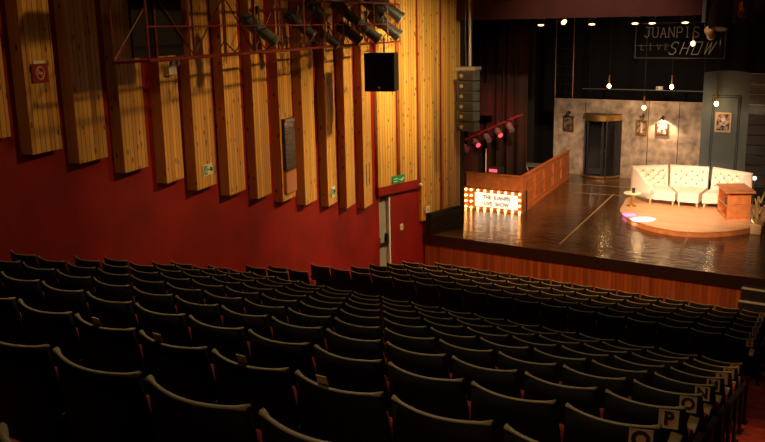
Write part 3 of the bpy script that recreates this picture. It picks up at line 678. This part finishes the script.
# framed pictures and lamps
def picture(x, z, w_, h_, y, label, m, lamp=True, framem='brass', fw_=.05):
    t = thing('framed_picture', label, 'picture', (x, y, z-h_/2), 0, None)
    f = MB(); f.box(-w_/2, w_/2, -.05, -.002, 0, fw_).box(-w_/2, w_/2, -.05, -.002, h_-fw_, h_).box(-w_/2, -w_/2+fw_, -.05, -.002, fw_, h_-fw_).box(w_/2-fw_, w_/2, -.05, -.002, fw_, h_-fw_); f.obj('frame', M[framem], t)
    MB().box(-w_/2+fw_, w_/2-fw_, -.03, -.004, fw_, h_-fw_).obj('canvas', m, t)
    return t
P1 = painting_mat('dark_portrait', (.015, .012, .01), (.16, .11, .08), 6)
P2 = painting_mat('brown_portrait', (.05, .025, .015), (.4, .28, .16), 7)
P3 = painting_mat('light_figure_painting', (.06, .025, .015), (.6, .45, .33), 8)
P4 = painting_mat('blue_figure_painting', (.02, .015, .03), (.42, .32, .32), 7)
picture(-13.42, 2.03, .46, .64, BY, 'dark framed portrait alone at the left end of the plaster wall', P1, framem='copper')
pt = picture(-10.45, 2.0, .44, .60, BY, 'gold framed portrait right of the revolving door', P2)
MB().box(-.035, .045, -.034, -.0295, .10, .42).sphere((.0, -.032, .45), .045, (1, .12, 1.2)).obj('painted_figure', M['sofa'], pt)
pt = picture(-9.66, 2.0, .44, .46, BY, 'square framed painting brightly lit on the plaster wall', P3, framem='copper')
MB().sphere((.02, -.032, .29), .09, (1, .05, .9)).sphere((-.1, -.032, .18), .05, (1, .08, 1)).obj('painted_figure', M['sofa'], pt)
def sconce(x, z, y, label, power, lit):
    t = thing('wall_lamp', label, 'lamp', (x, y, z))
    MB().tube((0, 0, 0), (0, -.03, 0), .06, .06, 12).obj('wall_plate', M['fixture'], t)
    MB().path([(0, -.02, 0), (0, -.14, .04), (0, -.2, -.02)], .015).obj('arm', M['fixture'], t)
    MB().lathe([(.03, .03), (.05, .02), (.085, -.05), (.08, -.055), (.04, .0)], (0, -.2, -.02), 14).obj('lamp_shade', M['fixture'], t)
    if lit:
        MB().sphere((0, -.2, -.07), .03, seg=8).obj('bulb', M['bulb'], t)
        l = spot('sconce_light', (x, y-.22, z-.10), (x+.02, y+.05, z-.75), power, (1, .62, .34), 125, .4, .02)
sconce(-13.40, 2.48, BY, 'small dark wall lamp above the dark portrait on the left', 0, False)
sconce(-10.40, 2.46, BY, 'small dark wall lamp above the gold framed portrait', 0, False)
sconce(-9.64, 2.44, BY, 'lit wall lamp above the square framed painting', 170, True)
def pendant(x, y, z, label, power=14, ln=.34, top=11.3, wall=None):
    t = thing('pendant_lamp', label, 'lamp', (x, y, z), 0, 'hanging bare bulbs over the set')
    MB().sphere((0, 0, 0), .07, (1, 1, 1.2)).obj('bulb', M['bulb_pendant'], t, smooth=True)
    MB().tube((0, 0, .05), (0, 0, .08+ln), .03, .03, 10).obj('copper_tube', M['copper'], t)
    if top > z+ln: MB().tube((0, 0, .08+ln), (0, 0, top-z), .005, .005, 5).obj('cord', M['fixture'], t)
    point('pendant_light', (x, y-.09, z), power, (1, .62, .3), .06)
pendant(-11.62, 32.9, 3.60, 'bare bulb with copper tube hanging above the revolving door')
pendant(-9.25, 32.9, 3.62, 'bare bulb with copper tube hanging above the right half of plaster wall')
pendant(-10.24, 32.9, 2.82, 'lowest bare bulb, hanging in front of the plaster wall', 20)
pendant(-8.24, 31.6, 5.22, 'highest bare bulb, shining in front of the script sign', 10)

# ---------------------------------------------------------------- sign on the black backdrop
t = thing('script_sign', 'thin outline sign with wire letters hung on the black backdrop', 'sign', (-10.8, 33.3, 4.65))
fs = MB(); W_, H_ = 3.25, 1.28
for a, b_ in (((0, 0), (W_, 0)), ((W_, 0), (W_, H_)), ((W_, H_), (0, H_)), ((0, H_), (0, 0))): fs.tube((a[0], 0, a[1]), (b_[0], 0, b_[1]), .011, .011, 6)
fs.obj('outline_frame', M['neon_dim'], t)
MB().tube((0, 0, .82-.36), (1.3, 0, .82-.36), .008, .008, 6).obj('cross_wire', M['neon_dim'], t)
for x in (.15, 3.1): MB().tube((x, 0, H_), (x, 0, 6.6), .006, .006, 5).obj('hanger', M['fixture'], t)
LET = {'J': [[(.2, 1), (1, 1)], [(.65, 1), (.65, .25), (.5, .04), (.2, .0), (0, .22)]],
 'U': [[(0, 1), (0, .2), (.2, 0), (.6, 0), (.8, .2), (.8, 1)], [(-.15, 1), (.15, 1)], [(.65, 1), (.95, 1)]],
 'A': [[(0, 0), (.4, 1), (.8, 0)], [(.15, .35), (.65, .35)], [(-.12, 0), (.12, 0)], [(.68, 0), (.92, 0)]],
 'N': [[(0, 0), (0, 1), (.8, 0), (.8, 1)], [(-.12, 0), (.12, 0)], [(.68, 1), (.92, 1)]],
 'P': [[(0, 0), (0, 1), (.6, 1), (.8, .75), (.6, .48), (0, .48)], [(-.12, 0), (.15, 0)]],
 'I': [[(.1, 1), (.5, 1)], [(.3, 1), (.3, 0)], [(.1, 0), (.5, 0)]],
 'S': [[(.8, .85), (.6, 1), (.2, 1), (0, .8), (.1, .58), (.7, .42), (.8, .2), (.6, 0), (.2, 0), (0, .15)]],
 'H': [[(0, 0), (0, 1)], [(.8, 0), (.8, 1)], [(0, .5), (.8, .5)]],
 'O': [[(0, 0), (0, 1), (.8, 1), (.8, 0), (0, 0)]],
 'W': [[(0, 1), (.15, 0), (.45, 1), (.65, 0), (1.0, 1)]],
 'L': [[(0, 1), (0, 0), (.6, 0)]], 'V': [[(0, 1), (.4, 0), (.8, 1)]], 'E': [[(.6, 1), (0, 1), (0, 0), (.6, 0)], [(0, .5), (.5, .5)]]}
def word(wd, x, z, cw, ch, step, m, r=.013, shear=0, y=-.01):
    for c in wd:
        mb_ = MB()
        for pl_ in LET[c]: mb_.path([(x+u*cw+shear*v*ch, y, z+v*ch) for u, v in pl_], r, 6)
        mb_.obj('letter', m, t); x += step
word('JUANPIS', .34, .76, .24, .36, .298, M['neon'], .012)
word('LIVE', .22, .30, .17, .22, .30, M['neon_dim'], .009)
word('SHOW', 1.25, .14, .30, .44, .42, M['neon'], .015, .35, -.03)

# tall ladder-like lines left of the sign
t = thing('rope_ladder', 'pale vertical ropes hanging left of the plaster wall top', 'rope', (-14.12, 33.6, 3.05))
for x in (0, .75): MB().tube((x, 0, 0), (x, 0, 3.2), .016, .016, 6).obj('rope', M['letter_plate'], t)
for i in range(9): MB().tube((0, 0, .2+i*.35), (.75, 0, .2+i*.35), .008, .008, 5).obj('rung', M['fixture'], t)
MB().tube((.37, 0, 3.2), (.37, 0, 8.2), .008, .008, 5).obj('hanger', M['fixture'], t)

# ---------------------------------------------------------------- blue panelled set wall
BL = 30.9
t = thing('blue_set_panel', 'tall blue grey panelled set wall with a gently curved top', 'set wall', (-6.87, BL, 0))
pts = [(-.75, 0), (.76, 0)]+[(.76-1.51*i/12, 4.27+.07*math.sin(PI*i/12)) for i in range(13)]
mb = MB(); Mx = Matrix(((1, 0, 0, 0), (0, 0, -1, .10), (0, 1, 0, 0), (0, 0, 0, 1))); mb.prism(pts, 0, .10, Mx); mb.obj('panel_board', M['blue'], t)
mo = MB()
for a, b_ in (((-.36, .2), (-.36, 3.45)), ((-.36, 3.45), (.42, 3.45)), ((.42, 3.45), (.42, .2)), ((-.42, 0), (-.42, 3.52)), ((.48, 0), (.48, 3.52)), ((-.42, 3.52), (.48, 3.52))): mo.tube((a[0], -.003, a[1]), (b_[0], -.003, b_[1]), .018, .018, 6)
mo.obj('moulding', mat('dark_blue_moulding', (.03, .055, .065), .6), t)
pt = picture(-6.90, 2.62, .52, .66, BL, 'pale framed painting on the blue grey set wall', P4, framem='legwood')
MB().sphere((.0, -.032, .42), .07, (1, .05, 1)).path([(-.12, -.033, .3), (.05, -.033, .22), (.14, -.033, .36)], .02).obj('painted_figure', M['sofa'], pt)
pendant(-7.10, BL-.28, 3.26, 'bare bulb with copper tube hanging before the blue grey wall', 17, .38)
t = thing('block_column', 'stack of grey translucent blocks right of the blue grey wall', 'column', (-5.78, 30.3, 0))
for i in range(13): MB().box(-.19, .6, -.1, .25, .02+i*.33, .33+i*.33, bev=.01).obj('block', M['block'] if i > 8 else M['fixture'], t)
for i in range(9, 13): MB().box(-.20, .6, -.115, -.09, .325+i*.33, .345+i*.33).obj('pale_edge', M['white_nose'], t)

# ---------------------------------------------------------------- round platform, sofa, desk
ring = [(-9.32, 28.5), (-9.14, 27.7), (-9.02, 27.1), (-8.81, 26.4), (-8.4, 25.75), (-7.94, 25.28), (-7.27, 24.86), (-6.53, 24.68), (-5.94, 24.85), (-5.36, 25.33), (-4.93, 26.02), (-4.74, 26.7), (-4.66, 27.6), (-4.75, 28.5), (-5.3, 29.3), (-6.3, 29.85), (-7.6, 29.95), (-8.7, 29.6), (-9.2, 29.1)]
def catmull(P, k=6):
    out = []; n = len(P)
    for i in range(n):
        p0, p1, p2, p3 = [Vector(P[(i+j_) % n]) for j_ in (-1, 0, 1, 2)]
        for s in range(k):
            u = s/k; out.append(.5*((2*p1)+(-p0+p2)*u+(2*p0-5*p1+4*p2-p3)*u*u+(-p0+3*p1-3*p2+p3)*u**3))
    return out
cr_ = catmull(ring); c0 = Vector((-7, 27.2))
t = thing('round_platform', 'low rounded wooden platform under the sofa and desk', 'platform', (c0.x, c0.y, 0))
MB().prism([p-c0 for p in cr_], .15, .18).obj('platform_top', M['plat'], t)
MB().prism([(p-c0)*.985 for p in cr_], 0, .15).obj('platform_side', M['booth'], t)

def sofa(name, fl, frr, br, bl_, label, arm_l=False, arm_r=False):
    """fl/fr front corners, bl/br back corners in world xy"""
    fl, frr, br, bl_ = [Vector(p) for p in (fl, frr, br, bl_)]; c = (fl+frr+br+bl_)/4
    t = thing(name, label, 'sofa', (c.x, c.y, .18), 0, 'sections of the curved sofa')
    fl, frr, br, bl_ = fl-c, frr-c, br-c, bl_-c
    il, ir = fl.lerp(bl_, .80), frr.lerp(br, .80)
    seat = MB().prism([fl, frr, ir, il], .17, .32); seat.obj('seat_base', M['sofa'], t)
    g = .02
    cu_ = MB(); n = 8; Pm = []
    for i in range(n+1):
        row = []
        for jx in range(n+1):
            u, v = jx/n, i/n; p = fl.lerp(frr, .01+.98*u).lerp(il.lerp(ir, .01+.98*u), v)
            z = .46+.03*min(1, 4*min(u, 1-u, v*1.0+.02, 1-v+.2)); row.append(Vector((p.x, p.y, z)))
        Pm.append(row)
    cu_.grid(Pm, (0, 0, -.135)); cu_.obj('seat_cushion', M['sofa'], t, smooth=False)
    # tufted back: grid from the seat to the top, leaning back
    w_ = (ir-il).length; nx = 60; nz = 34; step = .155; P = []; btn = []
    inw = ((fl+frr)/2-(bl_+br)/2).normalized()
    ncol = max(3, round(w_/step)); 
    for i in range(nx+1):
        u = i/nx; row = []
        for k in range(nz+1):
            v = k/nz; b0 = il.lerp(ir, u); b1 = bl_.lerp(br, u)
            p = b0.lerp(b1, .15+.45*v); a_ = u*ncol*PI; b_ = v*5*PI
            d = .5+.5*math.cos(a_+b_)*math.cos(a_-b_) if False else abs(math.sin((u*ncol+v*5)*PI*.5))*abs(math.sin((u*ncol-v*5)*PI*.5))
            edge = min(1, 6*min(u, 1-u)+.0)*min(1, 6*(1-v))
            p = p+inw*(.085*d**.6*edge); row.append(Vector((p.x, p.y, .44+.66*v)))
        P.append(row)
    mb_ = MB(); mb_.grid(P)
    # close at the back
    mb_.obj('tufted_back', M['sofa'], t, smooth=True)
    MB().prism([il.lerp(bl_, .62), ir.lerp(br, .62), br, bl_], .17, 1.10).obj('back_frame', M['sofa'], t)
    MB().prism([il.lerp(bl_, .55), ir.lerp(br, .55), br, bl_], 1.10, 1.135).obj('top_roll', M['sofa'], t)
    bme = MB().sphere((0, 0, 0), .028, seg=8).mesh('button', M['button'], True)
    # buttons at the dimples: both sines zero
    for a_ in range(-8, 2*ncol+9):
        for b_ in range(-8, 2*ncol+9):
            u = (a_+b_)/ncol; v = (a_-b_)/5
            if .04 < u < .96 and .05 < v < .95:
                p = il.lerp(ir, u).lerp(bl_.lerp(br, u), .15+.45*v)+inw*.008
                link('button', bme, t, (p.x, p.y, .44+.66*v))
    for p in (fl.lerp(frr, .08).lerp(il, .06), frr.lerp(fl, .08).lerp(ir, .06), bl_.lerp(fl, .08).lerp(br, .08), br.lerp(frr, .08).lerp(bl_, .08)):
        MB().tube((p.x, p.y, 0), (p.x, p.y, .17), .018, .035, 8).obj('leg', M['legwood'], t)
    for flag, f_, b_, other in ((arm_l, fl, bl_, frr), (arm_r, frr, br, fl)):
        if not flag: continue
        s = (other-f_).normalized()*.13; P = []
        for i in range(11):
            u = i/10; p = f_.lerp(b_, u); z = .60+.50*(3*u*u-2*u**3) if u < 1 else 1.10
            P.append([Vector((p.x, p.y, .17)), Vector((p.x, p.y, z))])
        MB().grid(P, (s.x, s.y, 0)).obj('arm', M['sofa'], t)
    return t
sofa('sofa_section', (-8.38, 27.95), (-7.55, 27.93), (-8.22, 29.25), (-9.18, 28.45), 'left section of the cream tufted sofa, with the sloping arm', arm_l=True)
sofa('sofa_section', (-7.47, 27.95), (-6.84, 27.95), (-6.90, 29.42), (-8.15, 29.30), 'middle section of the cream tufted curved sofa')
sofa('sofa_section', (-6.74, 28.00), (-6.0, 28.38), (-5.42, 28.72), (-6.78, 29.42), 'right section of the cream tufted sofa behind the desk', arm_r=True)
# desk
FL, FR_ = Vector((-5.70, 26.68)), Vector((-5.10, 27.05)); ud = (FR_-FL).normalized(); vd = Vector((-.42, .91)).normalized()
t = thing('desk', 'orange wooden desk with panelled front on the round platform', 'desk', (FL.x, FL.y, .18))
w_ = (FR_-FL).length; dl = 1.3
def q4(u0, u1, v0, v1): return [ud*u0+vd*v0, ud*u1+vd*v0, ud*u1+vd*v1, ud*u0+vd*v1]
MB().prism(q4(-.06, w_+.1, -.10, dl+.04), .82, .87).obj('desk_top', M['booth'], t)
MB().prism(q4(.02, w_, .02, .06), 0, .82).obj('front_panel', M['booth'], t)
MB().prism(q4(w_-.04, w_, .06, dl), 0, .82).obj('side_panel', M['booth'], t)
MB().prism(q4(.02, w_, dl-.04, dl), 0, .82).obj('back_panel', M['booth'], t)
MB().prism(q4(.02, w_-.04, .06, dl-.04), .38, .41).obj('shelf', M['booth'], t)
MB().prism(q4(.02, w_-.04, .06, dl-.04), .03, .06).obj('shelf', M['booth'], t)
MB().prism(q4(.34, .37, .06, dl-.04), .06, .82).obj('back_board', M['sofa'], t)
ml = MB()
for z0, z1 in ((.08, .42), (.48, .76)):
    cs = [ud*.10, ud*(w_-.08)]
    for a, za, b_, zb in ((cs[0], z0, cs[1], z0), (cs[1], z0, cs[1], z1), (cs[1], z1, cs[0], z1), (cs[0], z1, cs[0], z0)): ml.tube((a.x, a.y, za), (b_.x, b_.y, zb), .012, .012, 6)
for v in ml.bm.verts: v.co += Vector((*(vd*.018), 0))
ml.obj('moulding', M['booth'], t)
p = FL+vd*.45+ud*.16; bk = thing('black_box_on_shelf', 'small dark object lying on the open shelf of the desk', 'box', (p.x, p.y, .18+.41)); MB().box(-.08, .1, -.14, .14, 0, .16, bev=.02).obj('body', M['fixture'], bk); MB().box(-.085, -.08, -.08, .08, .04, .10).obj('face_plate', M['steel'], bk)
# side table and cup
t = thing('side_table', 'small round cream side table by the left sofa arm', 'table', (-8.78, 27.42, .18))
MB().lathe([(.001, .40), (.26, .40), (.27, .42), (.26, .44), (.001, .44)], n=32).obj('table_top', mat('cream_lacquer', (.78, .7, .45), .35), t)
MB().tube((0, 0, .03), (0, 0, .40), .03, .03, 10).obj('stem', M['brass'], t); MB().tube((0, 0, 0), (0, 0, .03), .16, .14, 20).obj('base', M['brass'], t)
t = thing('cup', 'dark drinking cup on the round side table', 'cup', (-8.73, 27.38, .62)); MB().lathe([(.001, 0), (.045, 0), (.055, .15), (.048, .15), (.04, .01), (.001, .01)], n=16).obj('cup_body', M['fixture'], t); MB().tube((0, 0, .09), (0, 0, .11), .056, .056, 16).obj('band', M['dark_paint'], t)
# globe lamp and gold ornament right of the desk
t = thing('globe_lamp', 'small white globe on a thin stand right of the desk', 'lamp', (-5.48, 29.3, 0)); MB().tube((0, 0, .04), (0, 0, 1.0), .012, .012, 6).obj('stand', M['brass'], t); MB().tube((0, 0, 0), (0, 0, .04), .12, .12, 16).obj('base', M['brass'], t); MB().sphere((0, 0, 1.06), .07).obj('globe', M['led'], t, smooth=True)
t = thing('gold_ornament', 'tall gold crumpled ornament at the right picture edge', 'ornament', (-4.72, 26.1, 0))
g_ = MB()
for k in range(9): a = k*2.4; g_.tube((.05*math.cos(a), .05*math.sin(a), .1+k*.1), (.19*math.cos(a+.5), .19*math.sin(a+.5), .28+k*.12), .05, .01, 6)
g_.tube((0, 0, .05), (0, 0, 1.1), .05, .03, 8); g_.obj('leaf_cluster', M['foil'], t); MB().box(-.15, .15, -.15, .15, 0, .3, bev=.02).obj('pedestal', M['legwood'], t)

# ---------------------------------------------------------------- seats
def seat_meshes():
    W = .515; n = 10
    def cur(u): return -.055*(1-(2*u-1)**2)       # plan curve: middle sits further back
    def back(u, v):       # u 0..1 across, v 0..1 up from z .22 to .895
        wv = .488+.052*min(1, (1-v)/.4); x = .275+(u-.5)*wv; y = .0+.10*(1-v)+cur(u)*(.5+.5*v); return Vector((x, y, .22+.675*v))
    P = [[back(i/n, k/6) for k in range(7)] for i in range(n+1)]
    shell = MB().grid(P, (0, .022, 0)).mesh('back_shell', M['seat_shell'], True)
    rail = MB(); pts_ = []
    for i in range(n+1): p = back(i/n, 1); pts_.append(Vector((p.x, p.y+.010, .905-.012*(1-(2*i/n-1)**2))))
    rings = []
    for i, p in enumerate(pts_):
        e = abs(2*i/n-1); r = .0072+.0055*max(0, e-.8)*5
        rings.append([p+Vector((0, r*1.5*math.cos(a), r*math.sin(a))) for a in [2*PI*k/6 for k in range(6)]])
    V = [[rail.bm.verts.new(q) for q in rr] for rr in rings]
    for i in range(n):
        for k in range(6): rail.bm.faces.new((V[i][k], V[i][(k+1) % 6], V[i+1][(k+1) % 6], V[i+1][k]))
    rail.bm.faces.new(V[0]); rail.bm.faces.new(V[-1][::-1])
    rail = rail.mesh('top_rail', M['rail'], True)
    P = []
    for i in range(7):
        u = .05+.9*i/6; P.append([back(u, v)+Vector((0, .024, -.01)) for v in (.25, .45, .7, .86)])
    pad = MB().grid(P, (0, .055, 0)).mesh('back_pad', M['seat_fabric'], True)
    q = Matrix.Translation((.275, .17, .36)) @ Matrix.Rotation(math.radians(72), 4, 'X')
    cushion = MB().box(-.235, .235, -.02, .31, -.05, .05, q, bev=.02).mesh('seat_cushion', M['seat_fabric'])
    arm = MB().box(-.028, .028, .02, .36, .58, .615, bev=.008).mesh('armrest', M['arm'])
    armd = MB().box(-.028, .028, .02, .36, .58, .615, bev=.008).mesh('armrest', M['dark_paint'])
    leg = MB().box(-.018, .018, .06, .30, .02, .58).box(-.03, .03, .02, .36, 0, .02).mesh('standard', M['dark_paint'])
    tagm = MB().box(-.03, .03, -.002, .002, 0, .045).mesh('number_tag', M['paper'])
    return shell, rail, pad, cushion, armd, leg, tagm
SH, RA, PD, CU, AD, LG, TG = seat_meshes()
ORD = ['first', 'second', 'third', 'fourth', 'fifth', 'sixth', 'seventh', 'eighth', 'ninth', 'tenth', 'eleventh', 'twelfth', 'thirteenth', 'fourteenth', 'fifteenth', 'sixteenth', 'seventeenth', 'eighteenth', 'nineteenth', 'twentieth']
proto = thing('auditorium_seat', 'x', 'seat', (0, 0, -50), 0, 'rows of dark auditorium seats')
for nm, me in (('back_shell', SH), ('top_rail', RA), ('back_pad', PD), ('seat_cushion', CU), ('armrest', AD), ('standard', LG)): link(nm, me, proto)
used_proto = False
C_T = Vector((0, 0, 6.0))
def visible(p):
    d = Vector(p)-C_T; z = d.dot(fw)
    if z < .3: return False
    x = 382.5+F_PX*d.dot(cr)/z; y = 221-F_PX*d.dot(cu)/z
    return -20 < x < 785 and y < 470
LETTERS = {1: 'T', 2: 'S', 3: 'R', 4: 'Q', 5: 'P', 6: 'O', 7: 'N', 8: 'M', 9: 'L', 10: 'K', 11: 'J'}
def x_end(Y): return -1.06-.135*(Y-4)
def x_left(Y):
    wall_x = (A-d1*((19.43-Y)/d1.y)).x
    if 12 < Y < 14: return wall_x+.12
    if Y < 12: return max(-10.05-.24*(Y-6.3) if Y < 8.6 else -10.6-.6*(Y-8.6), wall_x+(.62 if Y < 9 else .22))
    return wall_x+.25 if Y < 15 else -11.9
rowinfo = []; ends = {}
for Y in REAR:
    L = LETTERS[int(Y)]
    rowinfo.append((Y, rear_top(Y)-H, ('row lettered %s' % L) if L in 'QPONM' else {'T': 'nearest row at bottom left', 'S': 'second nearest row', 'R': 'third nearest row', 'L': 'row just beyond the one lettered M', 'K': 'row just behind the cross-aisle row', 'J': 'rear block row facing the cross aisle'}[L], L))
for i, Y in enumerate(FRONT):
    rowinfo.append((Y, front_top(Y)-H, ['front block row nearest cross aisle', 'front block second row from cross aisle', 'front block third row from cross aisle', 'front block third row from stage', 'front block second row from stage', 'front block row nearest stage'][i], 'IHGFED'[i]))
nseat = 0
rowinfo += [(12.1, .6, 'upper short row by left wall', None), (13.2, .28, 'lower short row by left wall', None)]
for Y, zf, rn, L in rowinfo:
    xe = x_end(Y) if L else {12.1: -10.35, 13.2: -10.75}[Y]; k = 0
    while xe-.55*(k+1) > x_left(Y):
        x = xe-.55*(k+1)
        if visible((x, Y, zf+H)) or visible((x+.55, Y, zf+H)):
            if not used_proto: s = proto; used_proto = True
            else: s = copy_tree(proto); nseat += 1
            s.location = (x, Y, zf)
            if k == 0: ends[Y] = s
            s['label'] = 'dark seat with olive top edge, %s from right, %s' % (ORD[k], rn)
            if Y == 3.0 and k in (2, 3, 4, 5): o = link('number_tag', TG, s, (.22+.05*(k % 2), -.03, .905), (0.35, 0, 0)); o['label'] = 'small pale paper tag'
            if Y == 2.0 and k == 4: link('number_tag', TG, s, (.02, -.0, .915), (.35, 0, .4))
        k += 1
    if not L: continue
    # letter plate on the back of the last seat of the row, beside the right aisle
    last = ends.get(Y)
    if last is not None:
        mp_ = Matrix.Translation((.438, -.034, .832)) @ Matrix.Rotation(math.radians(9), 4, 'Z') @ Matrix.Rotation(math.radians(-8), 4, 'X')
        pl = MB().box(-.052, .052, -.004, .004, -.050, .050, mp_).obj('letter_plate', M['letter_plate'], last); pl['label'] = 'tan plate with row letter %s' % L if L in 'QPONM' else 'small tan plate'
        fb = MB(); fb.box(-.058, .058, -.008, .002, .050, .057, mp_).box(-.058, .058, -.008, .002, -.057, -.050, mp_).box(-.058, -.051, -.008, .002, -.050, .050, mp_).box(.051, .058, -.008, .002, -.050, .050, mp_); fb.obj('plate_border', M['arm'], pl)
        pq = Matrix.Translation((.47, -.0, .675)) @ Matrix.Rotation(math.radians(12), 4, 'Y') @ Matrix.Rotation(math.radians(-8), 4, 'X')
        MB().box(-.035, .035, -.02, .012, -.06, .06, pq, bev=.006).obj('end_pad', M['pad_tan'], last)['label'] = 'worn tan pad below the row letter'
        lt = text('letter', L, .112, M['dark_paint'], pl, (0, 0, 0), extrude=.002, offset=.005); lt.matrix_basis = mp_ @ Matrix.Translation((0, -.007, 0)) @ Matrix.Rotation(PI/2, 4, 'X')
    e = thing('armrest_stand', 'dark aisle armrest post, %s' % rn, 'armrest', (xe, Y, zf), 0, 'armrest stands along the right aisle')
    MB().box(-.024, .024, .12, .36, .58, .612, bev=.008).obj('armrest', M['dark_paint'], e)
    MB().box(-.014, .014, .18, .26, .02, .58).box(-.03, .03, .10, .34, 0, .02).obj('standard', M['dark_paint'], e)
print('SEATS', nseat+1)
